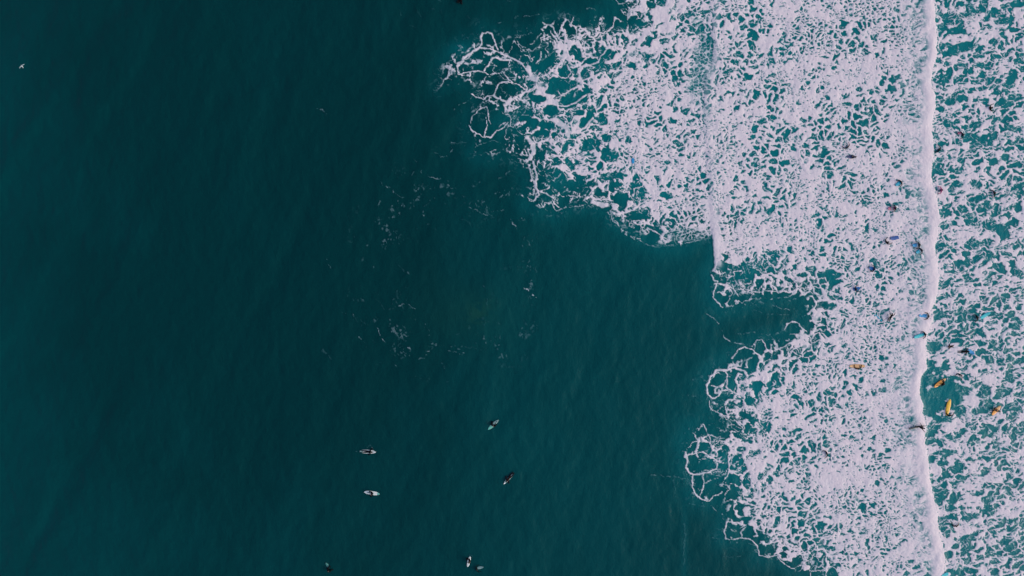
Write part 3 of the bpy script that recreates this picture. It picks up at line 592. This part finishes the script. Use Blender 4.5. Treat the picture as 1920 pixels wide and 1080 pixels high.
def two(d):   # mirror the left side to the right
    for k in list(d):
        if k.endswith('l') and k[:-1] in ('shoulder', 'elbow', 'hand', 'knee', 'ankle', 'toe') and k[:-1]+'r' not in d:
            x, y, z = d[k]; d[k[:-1]+'r'] = (x, -y, z)
    return d
POSES = {
 # lying on a board, arms stroking
 'paddle': pose('paddle', two(dict(pelvis=(-.12, 0, .10), chest=(.32, 0, .16), neck=(.48, 0, .24), head=(.60, 0, .32), face=(1, 0, -.25),
    shoulderl=(.36, .19, .17), elbowl=(.50, .40, .04), handl=(.72, .44, -.10), shoulderr=(.36, -.19, .17), elbowr=(.16, -.40, .10), handr=(-.02, -.46, -.06),
    kneel=(-.55, .11, .06), anklel=(-.95, .09, .07), toel=(-1.10, .09, .05)))),
 # the same, chest down on a short foam board, hands on its nose, legs trailing in the water
 'bodyboard': pose('bodyboard', two(dict(pelvis=(-.30, 0, .04), chest=(.12, 0, .20), neck=(.27, 0, .30), head=(.38, 0, .39), face=(1, 0, -.2),
    shoulderl=(.16, .19, .20), elbowl=(.32, .27, .12), handl=(.50, .17, .10), kneel=(-.70, .14, -.06), anklel=(-1.05, .17, -.04), toel=(-1.20, .19, -.06)))),
 # sitting astride a floating board
 'sit': pose('sit', two(dict(pelvis=(-.02, 0, .17), chest=(.02, 0, .60), neck=(.05, 0, .76), head=(.07, 0, .90), face=(1, 0, -.1),
    shoulderl=(.02, .20, .62), elbowl=(.12, .31, .38), handl=(.32, .22, .24), kneel=(.36, .36, .04), anklel=(.30, .42, -.38), toel=(.44, .46, -.44)))),
 # chest-deep in the water
 'wade': pose('wade', two(dict(pelvis=(-.04, 0, -.42), chest=(.02, 0, .02), neck=(.05, 0, .18), head=(.07, 0, .32), face=(1, 0, 0),
    shoulderl=(.02, .20, .05), elbowl=(.16, .42, .05), handl=(.38, .46, .09), kneel=(.05, .12, -.85), anklel=(-.02, .14, -1.28), toel=(.16, .16, -1.30)))),
 # crouched surfing stance, arms out for balance, board runs along x
 'stance': pose('stance', dict(pelvis=(-.05, .02, .62), chest=(.10, .0, 1.02), neck=(.17, 0, 1.17), head=(.22, 0, 1.30), face=(1, -.2, -.1),
    shoulderl=(.06, .19, 1.04), elbowl=(-.14, .42, 1.02), handl=(-.30, .62, .98), shoulderr=(.14, -.19, 1.04), elbowr=(.34, -.38, .98), handr=(.58, -.50, .96),
    kneel=(-.36, .06, .42), anklel=(-.48, .02, .10), toel=(-.46, -.16, .07), kneer=(.30, -.08, .46), ankler=(.36, .04, .10), toer=(.42, -.14, .07))),
 # thrown off the board, arms flung out, back bent
 'fall': pose('fall', dict(pelvis=(.0, 0, .32), chest=(.32, .10, .52), neck=(.44, .18, .60), head=(.52, .25, .68), face=(.6, .5, .2),
    shoulderl=(.22, .26, .54), elbowl=(.30, .50, .60), handl=(.46, .70, .66), shoulderr=(.40, -.08, .52), elbowr=(.60, -.18, .50), handr=(.82, -.14, .48),
    kneel=(-.30, .10, .24), anklel=(-.66, -.02, .16), toel=(-.80, -.08, .12), kneer=(-.26, -.14, .22), ankler=(-.56, -.30, .10), toer=(-.70, -.38, .08))),
}
def person(pose_, px, py, ang, label, suit='black_wetsuit', hair='dark_hair', dz=0., group=None, sc=1., fins=False):
    """ang: the way the person faces on the map, degrees counter-clockwise from the right"""
    T = POSES[pose_]; x, y = W(px, py)
    o = link("person", T['body'], None); o.location = (x, y, sea_z(px, py)+dz); o.rotation_euler = (0, 0, R(ang)); o.scale = (sc,)*3
    o['label'] = label; o['category'] = 'person'
    o['group'] = 'people out on the deep water' if px < 1000 else 'people in the surf'
    if pose_ == 'wade': o.location.z += .14; o.scale = (1.2*sc,)*3
    if pose_ == 'sit': o.scale = (1.25*sc, 1.22*sc, 1.05*sc)
    if pose_ == 'paddle': o.scale = (1.10*sc, 1.22*sc, 1.1*sc)
    link("wetsuit", T['suit'], o, M[suit]); link("hair", T['hair'], o, M[hair]); [link("eye", e_, o) for e_ in T['eyes']]; link("mouth", T['mouth'], o)
    if fins:
        for s in (1, -1): link("swim_fin", FIN[s], o, M['black_rubber'])
    return o

def fin_mesh(s):
    bm = bmesh.new(); y = s*.18
    pts = [(-1.10, -.05), (-1.10, .05), (-1.42, .10), (-1.46, .03), (-1.43, -.09)]
    lo = [bm.verts.new((a, y+b, -.075)) for a, b in pts]; hi = [bm.verts.new((a, y+b, -.045 if a > -1.2 else -.06)) for a, b in pts]
    bm.faces.new(lo[::-1]); bm.faces.new(hi)
    for i in range(5): bm.faces.new((lo[i], lo[(i+1) % 5], hi[(i+1) % 5], hi[i]))
    bmesh.ops.recalc_face_normals(bm, faces=bm.faces)
    me = bpy.data.meshes.new("swim_fin"); bm.to_mesh(me); bm.free(); me.materials.append(M['black_rubber']); return me
FIN = {1: fin_mesh(1), -1: fin_mesh(-1)}

# ---------------------------------------------------------------- boards
def outline(kind, u):
    """half width of a board at u = -1 (tail) .. 1 (nose), as a share of its greatest half width"""
    if kind == 'long': return (1-abs(u)**2.6)**.62 if u > 0 else (1-abs(u)**3.2*.92)**.8
    if kind == 'short': return max(0, (1-abs(u)**2.0))**.62 if u > 0 else (1-abs(u)**3*.86)**.8
    return (1-.52*max(0, u)**2.6) if u >= 0 else (1-.22*abs(u)**2)      # bodyboard: square tail, blunt nose

def board_mesh(kind, L, Wd, T, u0=-1., u1=1., grow_=0., top=False, frac=1., zoff=0.):
    """a whole board, or (top=True) a thin sheet following its deck between u0 and u1"""
    bm = bmesh.new(); n = 28; ks = [-1, -.92, -.7, -.35, 0, .35, .7, .92, 1]
    rows = []
    for i in range(n+1):
        u = u0+(u1-u0)*i/n; hw = max(outline(kind, u)*Wd/2, .012)*frac
        rock = .10*max(0, u)**3+.03*max(0, -u)**3
        rowt = []; rowb = []
        for k in ks:
            kk = k*frac if top else k
            crown = math.sqrt(max(0, 1-(kk)**2*.96)); th = T*(.45+.55*(1-abs(u)**2.5))
            rowt.append(bm.verts.new((u*L/2, k*hw, rock+.02+th*.5*crown+zoff)))
            rowb.append(bm.verts.new((u*L/2, k*hw, rock+.02+th*.5*crown+zoff-.006 if top else rock+.02-th*.5*crown)))
        rows.append((rowt, rowb))
    for i in range(n):
        (t0, b0), (t1, b1) = rows[i], rows[i+1]
        for j in range(len(ks)-1):
            bm.faces.new((t0[j], t1[j], t1[j+1], t0[j+1])); bm.faces.new((b0[j], b0[j+1], b1[j+1], b1[j]))
        bm.faces.new((t0[0], b0[0], b1[0], t1[0])); bm.faces.new((t0[-1], t1[-1], b1[-1], b0[-1]))
    for (t, b_) in (rows[0], rows[-1]):
        for j in range(len(ks)-1): bm.faces.new((t[j], t[j+1], b_[j+1], b_[j]))
    bmesh.ops.recalc_face_normals(bm, faces=bm.faces)
    me = bpy.data.meshes.new("board"); bm.to_mesh(me); bm.free()
    for p in me.polygons: p.use_smooth = True
    return me

def tube_mesh(pts, r, seg=6):
    bm = bmesh.new(); rings = []
    for i, p in enumerate(pts):
        a = Vector(pts[max(i-1, 0)]); b = Vector(pts[min(i+1, len(pts)-1)]); q = (b-a).to_track_quat('Z', 'Y')
        rings.append([bm.verts.new(Vector(p)+q @ Vector((r*math.cos(t*2*math.pi/seg), r*math.sin(t*2*math.pi/seg), 0))) for t in range(seg)])
    for a, b in zip(rings, rings[1:]):
        for t in range(seg): bm.faces.new((a[t], a[(t+1) % seg], b[(t+1) % seg], b[t]))
    bm.faces.new(rings[0][::-1]); bm.faces.new(rings[-1])
    me = bpy.data.meshes.new("cord"); bm.to_mesh(me); bm.free()
    for p in me.polygons: p.use_smooth = True
    return me

def skeg_mesh(L, T):
    bm = bmesh.new(); pts = [(-L*.44, 0), (-L*.44+.12, 0), (-L*.44+.02, -.17), (-L*.44-.03, -.15)]
    a = [bm.verts.new((x, -.006, z-T*.3)) for x, z in pts]; b = [bm.verts.new((x, .006, z-T*.3)) for x, z in pts]
    bm.faces.new(a); bm.faces.new(b[::-1])
    for i in range(4): bm.faces.new((a[i], a[(i+1) % 4], b[(i+1) % 4], b[i]))
    me = bpy.data.meshes.new("skeg"); bm.to_mesh(me); bm.free(); return me

def surfboard(px, py, ang, L, Wd, mat, label, kind='long', T=.075, dz=0., tail=None, nose=None, pad=None, spot=None, stringer='stringer_wood', leash=True, tilt=0, roll=0, group=None):
    """ang: the way the nose points on the map"""
    x, y = W(px, py)
    group = group or ('boards out on the deep water' if px < 1000 else 'longboards and shortboards in the surf')
    t = thing("surfboard", label, "surfboard", (x, y, sea_z(px, py)+.04+dz), R(ang), group, R(roll), R(tilt))
    hl = link("hull", board_mesh(kind, L, Wd, T), t, M[mat]); root = t; t = hl
    if stringer: link("stringer", board_mesh(kind, L, Wd, T, -.93, .93, top=True, frac=.035, zoff=.003), t, M[stringer])
    if tail: link("tail_patch", board_mesh(kind, L, Wd, T, -.995, tail[1], top=True, frac=.95, zoff=.005), t, M[tail[0]])
    if nose: link("nose_patch", board_mesh(kind, L, Wd, T, nose[1], .985, top=True, frac=.95, zoff=.005), t, M[nose[0]])
    if pad: link("deck_pad", board_mesh(kind, L, Wd, T, pad[1], pad[2], top=True, frac=.6, zoff=.009), t, M[pad[0]])
    if spot: link("deck_emblem", board_mesh(kind, L, Wd, T, spot[1], spot[2], top=True, frac=.34, zoff=.010), t, M[spot[0]])
    t = root
    link("fin", skeg_mesh(L, T), t, M['black_rubber'])
    if leash: link("leash", tube_mesh([(-L*.46, 0, .06), (-L*.52, .10, .0), (-L*.50, .22, -.03), (-L*.42, .30, -.05), (-L*.30, .26, -.02)], .010), t, M['black_rubber'])
    return t

def bodyboard(px, py, ang, mat, label, L=1.08, Wd=.56, dz=0., rail='black_rubber', stripe=None, tilt=0, roll=0, group=None):
    x, y = W(px, py)
    group = 'foam boards scattered in the surf'
    t = thing("bodyboard", label, "bodyboard", (x, y, sea_z(px, py)+.09+dz), R(ang), group, R(roll), R(tilt))
    link("core", board_mesh('body', L, Wd, .075), t, M[rail])
    link("deck", board_mesh('body', L*.985, Wd, .075, top=True, frac=.955, zoff=.006), t, M[mat])
    if stripe: link("deck_panel", board_mesh('body', L, Wd, .075, stripe[1], stripe[2], top=True, frac=.8, zoff=.012), t, M[stripe[0]])
    link("leash", tube_mesh([(L*.30, 0, .09), (L*.22, -.16, .13), (L*.05, -.28, .10), (-.10, -.34, .03)], .009), t, M['black_rubber'])
    return t
LINE = 'surfers waiting on the deep water'
FOAMERS = 'bodyboarders in the white water'

# out on the deep water
surfboard(690, 846.5, -3, 2.60, .60, 'white_glass', "white longboard carrying the paddling surfer, pale green at its tail", tail=('mint_grey', -.62), spot=('grey_graphic', .58, .70))
person('paddle', 690.6, 846.4, -3, "surfer in black wetsuit lying flat on the white longboard and paddling right", dz=.04)
surfboard(697.5, 924, 172, 2.50, .60, 'white_glass', "white longboard under the sitting surfer, teal tail end pointing right", tail=('pale_green', -.70), spot=('grey_graphic', .42, .56), pad=('white_glass', -.5, -.2))
person('sit', 698.8, 924.3, 196, "surfer in black sitting astride the white longboard with teal tail")
surfboard(925, 796, 43, 2.25, .54, 'mint_grey', "grey surfboard with a green tail and dark nose spot, tilted up to the right", tail=('pale_green', -.30), spot=('dark_graphic', .52, .74), kind='short')
person('sit', 924.2, 797, 60, "surfer in black sitting on the grey board with green tail")
surfboard(953.2, 897.5, 227, 2.15, .46, 'mint_grey', "narrow grey surfboard nearly hidden under the black surfer, white nose showing", nose=('white_glass', .68), kind='short')
person('paddle', 954.4, 895.6, 229, "surfer in black stretched along a narrow board with white nose", suit='dark_red_wetsuit', dz=.04)
surfboard(879.2, 1052, 256, 1.70, .50, 'white_glass', "short white surfboard near the bottom edge, pointing down", kind='short')
person('sit', 881.2, 1048.8, 200, "surfer in black and dark red sitting on the short white board near the bottom edge", suit='dark_red_wetsuit', dz=-.02)
surfboard(898.6, 1064, 14, 1.45, .42, 'mint_grey', "faint grey board lying low in the water near the bottom edge", kind='short', dz=-.06, tilt=-7)
person('wade', 893.4, 1066, 20, "surfer in black sunk to the shoulders beside a faint grey board")
surfboard(614.9, 1061, 118, 1.35, .40, 'dull_green', "small pale green surfboard half under water below left, its nose up", kind='short', dz=-.07, tilt=-6, stringer=None)
person('sit', 617, 1067.5, 40, "lone surfer in black at the tail of the small pale green board", dz=-.04)
surfboard(862.6, -6, 80, 2.1, .52, 'black_rubber', "dark surfboard cut off by the top edge", kind='short', stringer=None)
person('sit', 863, 1.5, 250, "surfer in black cut off by the top edge of the deep water", dz=0)

# in the white water behind the bore
def boarder(px, py, ang, mat, bl, pl, suit='black_wetsuit', back=.42, dz=0., lie=True, **k):
    """a foam board and the person on its tail half; the person is set back along the board"""
    a = R(ang); bodyboard(px, py, ang, mat, bl, dz=dz, **k)
    d = back/S
    person('bodyboard' if lie else 'wade', px-math.cos(a)*d, py+math.sin(a)*d, ang, pl, suit=suit, dz=dz+.02 if lie else .05, fins=lie, sc=.95)
boarder(1594, 294.5, 178, 'navy_foam', "navy bodyboard right of the open blue patch in the upper white water", "bodyboarder in black on the navy board in the upper white water", suit='dark_blue_wetsuit', back=.46)
person('wade', 1587, 277.5, 120, "swimmer in a dark wetsuit just above the navy bodyboard")
boarder(1682.5, 344.8, 215, 'turquoise_foam', "turquoise bodyboard tilted on the soft foam near the upper bore", "bodyboarder in black behind the turquoise board near the upper bore", back=.50, lie=False)
boarder(1669.5, 391.2, 184, 'pink_foam', "pink bodyboard left of its rider in the white water", "bodyboarder in black with a pale back panel on the pink board", back=.62, lie=False, stripe=('grey_graphic', -.5, .2))
bodyboard(1675.5, 446.5, 190, 'deep_blue_foam', "long deep blue bodyboard floating without a rider on it", L=1.35, Wd=.60, rail='deep_blue_foam')
person('wade', 1660.5, 455, 40, "swimmer in black just below and left of the deep blue bodyboard")
boarder(1714.5, 460, 184, 'sky_blue_foam', "light blue bodyboard close to the bore, upper of two side by side", "bodyboarder in black behind the upper light blue board", back=.55, lie=False, stripe=('white_glass', -.75, -.35))
boarder(1720.5, 471.5, 208, 'turquoise_foam', "blue green bodyboard close to the bore, lower of two side by side", "bodyboarder in dark blue behind the lower blue green board", suit='dark_blue_wetsuit', back=.45, lie=False, stripe=('white_glass', -.6, -.3))
boarder(1634, 503.5, 168, 'blue_foam', "bright blue bodyboard left of the grey foam patch", "bodyboarder in dark blue on the bright blue board left of the grey foam patch", suit='dark_blue_wetsuit', back=.30, lie=False)
boarder(1605, 541.5, 12, 'blue_foam', "bright blue bodyboard just above the tip of the teal bay", "bodyboarder in dark blue on the bright blue board above the teal bay", suit='dark_blue_wetsuit', back=.25, lie=False, rail='navy_foam')
bodyboard(1186.5, 302, 90, 'sky_blue_foam', "lone small blue bodyboard far left in the lacy foam", L=.85, Wd=.48, rail='navy_foam')
# wipe-out and the standing surfer
surfboard(1646, 597, 318, 2.05, .46, 'turquoise_foam', "grey blue surfboard loose in the foam, its leash running to the falling surfer", kind='short', dz=-.06, roll=24, stringer=None, leash=False)
person('fall', 1667, 594.5, 55, "surfer in black thrown off the board, back bent and arms flung out")
x0, y0 = W(1651, 603); x1, y1 = W(1662, 594.5); zc = sea_z(1655, 598)+.28
o = link("leash", tube_mesh([(x0, y0, zc-.05), ((x0*2+x1)/3, (y0*2+y1)/3+.03, zc+.05), ((x0+2*x1)/3, (y0+2*y1)/3+.03, zc+.05), (x1, y1, zc)], .022), None, M['black_rubber'])
o['label'] = "thin dark leash stretched between the loose board and the falling surfer"; o['category'] = "leash"
surfboard(1717.5, 800, 12, 2.85, .34, 'dark_graphic', "slim dark surfboard crossing the white crest of the bore", kind='short', roll=38, dz=.12, stringer=None)
person('stance', 1719, 799, 350, "surfer in black riding the slim dark board across the white crest", dz=.10)

# the four orange and yellow longboards
surfboard(1606, 686.2, 180, 2.55, .62, 'tan_glass', "orange longboard lying flat in the white water left of the bore", tail=('tan_glass', -.45), pad=('black_rubber', -.30, -.24), stringer=None)
person('wade', 1607, 691.5, 90, "surfer in black low in the foam beside the orange longboard left of the bore", dz=-.06)
surfboard(1761.5, 718, 216, 2.35, .58, 'orange_glass', "orange longboard with pale tail, just right of the bore in clear teal water", tail=('tan_glass', -.42), pad=('black_rubber', -.46, -.38), dz=.05)
person('wade', 1767.5, 720, 150, "surfer in black holding the orange longboard with pale tail", dz=.02)
surfboard(1776.8, 763.5, 78, 2.70, .66, 'amber_glass', "yellow longboard standing upright in the frame, nose up, in clear water", pad=('yellow_glass', -.8, .8), dz=.06)
person('wade', 1778.5, 779, 80, "surfer in black at the lower end of the yellow longboard", dz=0)
surfboard(1867, 769.5, 225, 2.05, .56, 'orange_glass', "orange board farthest right, under a surfer in black", tail=('tan_glass', -.25), dz=.05)
person('paddle', 1864.8, 768.2, 160, "surfer in black lying across the orange board farthest right", dz=.09, sc=.8)

# in front of the bore
boarder(1730, 592, 176, 'sky_blue_foam', "sky blue bodyboard pointing into the bore", "bodyboarder in black behind the sky blue board at the bore", back=.75, lie=False, stripe=('white_glass', -.9, -.6), L=1.55)
boarder(1721, 629.5, 198, 'cyan_foam', "bright cyan bodyboard on the crest of the bore", "bodyboarder in black at the tail of the cyan board on the crest", back=.95, lie=False, rail='turquoise_foam', L=1.75)
bodyboard(1846.5, 591.5, 32, 'cyan_foam', "large cyan float right of a swimmer in front of the bore", L=1.75, Wd=.55, rail='sky_blue_foam')
person('wade', 1831, 594.5, 200, "swimmer in black left of the large cyan float")
person('paddle', 1783.5, 649.5, 186, "swimmer in black lying flat in open teal water, upper of the pair", dz=-.05, sc=.9)
person('paddle', 1807, 659, 2, "swimmer in black lying flat with a blue board ahead, lower of the pair", dz=.03, sc=.9)
bodyboard(1820, 660, -35, 'sky_blue_foam', "blue bodyboard at the head of the lower lying swimmer", rail='blue_foam')
person('wade', 1763.5, 357, 180, "swimmer in a magenta rash vest right of the upper bore", suit='magenta_cloth', dz=.10)
person('wade', 1855, 203.5, 10, "swimmer in black near the upper right corner, in thick foam")
person('wade', 1863.5, 362, 200, "swimmer in black right of the magenta swimmer, in a dark gap of the foam")
person('wade', 1760, 282, 150, "swimmer in dark blue close behind the bore's upper front", suit='dark_blue_wetsuit')
person('wade', 1799, 702, 240, "swimmer in black above and right of the orange board with pale tail")
person('wade', 1549, 849, 200, "lone swimmer in a dark suit amid the lower white water")
person('wade', 1789.5, 986, 90, "swimmer in black lower right, between foam and dark gaps")
bodyboard(1797.5, 250, 200, 'pink_foam', "small pink bodyboard at the upper right in front of the bore", L=.62, Wd=.36)
person('wade', 1804, 252.5, 200, "swimmer in dark blue behind the small pink bodyboard", suit='dark_blue_wetsuit')
bodyboard(1770, 1077, 205, 'cyan_foam', "cyan bodyboard at the bottom edge beside the bore", rail='turquoise_foam', L=1.2)

# ---------------------------------------------------------------- the gull
x, y = W(41.3, 124.2); zg = 5.
k = (co.location.z-zg)/co.location.z
g = thing("gull", "white gull gliding low over the dark water at the far left", "bird", (x*k, y*k, zg), R(130))
bm = bmesh.new()
prof = [(-.20, .012), (-.16, .03), (-.08, .055), (.02, .065), (.10, .052), (.15, .035), (.19, .034), (.225, .030), (.25, .012)]
rings = []
for xx, r in prof: rings.append([bm.verts.new((xx, r*math.cos(t*math.pi/5), r*.9*math.sin(t*math.pi/5)+(.015 if xx > .15 else 0))) for t in range(10)])
for a, b in zip(rings, rings[1:]):
    for t in range(10): bm.faces.new((a[t], a[(t+1) % 10], b[(t+1) % 10], b[t]))
bm.faces.new(rings[0][::-1]); bm.faces.new(rings[-1])
me = bpy.data.meshes.new("gull_body"); bm.to_mesh(me); bm.free()
for p in me.polygons: p.use_smooth = True
link("body", me, g, M['white_feather'])
for s in (1, -1):
    bm = bmesh.new()
    st = [(.03, .10, -.07, .02, .02), (.16, .13, -.05, .06, .018), (.28, .12, -.02, .07, .012), (.40, .07, -.04, .05, .008), (.50, .01, -.07, .03, .004)]
    rr = []
    for yy, xf, xb, z, th in st: rr.append([bm.verts.new((xf, s*yy, z)), bm.verts.new(((xf+xb)/2, s*yy, z+th)), bm.verts.new((xb, s*yy, z)), bm.verts.new(((xf+xb)/2, s*yy, z-th*.4))])
    for a, b in zip(rr, rr[1:]):
        for t in range(4): bm.faces.new((a[t], a[(t+1) % 4], b[(t+1) % 4], b[t]))
    bm.faces.new(rr[0]); bm.faces.new(rr[-1][::-1]); bmesh.ops.recalc_face_normals(bm, faces=bm.faces)
    me = bpy.data.meshes.new("gull_wing"); bm.to_mesh(me); bm.free()
    link("wing", me, g, M['grey_feather'])
bm = bmesh.new(); v = [bm.verts.new(p) for p in ((-.17, .02, .008), (-.17, -.02, .008), (-.31, -.06, .004), (-.32, 0, .006), (-.31, .06, .004))]
w_ = [bm.verts.new((p.co.x, p.co.y, p.co.z-.008)) for p in v]; bm.faces.new(v); bm.faces.new(w_[::-1])
for i in range(5): bm.faces.new((v[i], w_[i], w_[(i+1) % 5], v[(i+1) % 5]))
bmesh.ops.recalc_face_normals(bm, faces=bm.faces); me = bpy.data.meshes.new("gull_tail"); bm.to_mesh(me); bm.free(); link("tail", me, g, M['white_feather'])
bm = bmesh.new(); bmesh.ops.create_cone(bm, cap_ends=True, segments=6, radius1=.010, radius2=.002, depth=.05, matrix=Matrix.Translation((.27, 0, .012)) @ Matrix.Rotation(R(90), 4, 'Y'))
me = bpy.data.meshes.new("gull_beak"); bm.to_mesh(me); bm.free(); link("beak", me, g, M['beak_yellow'])
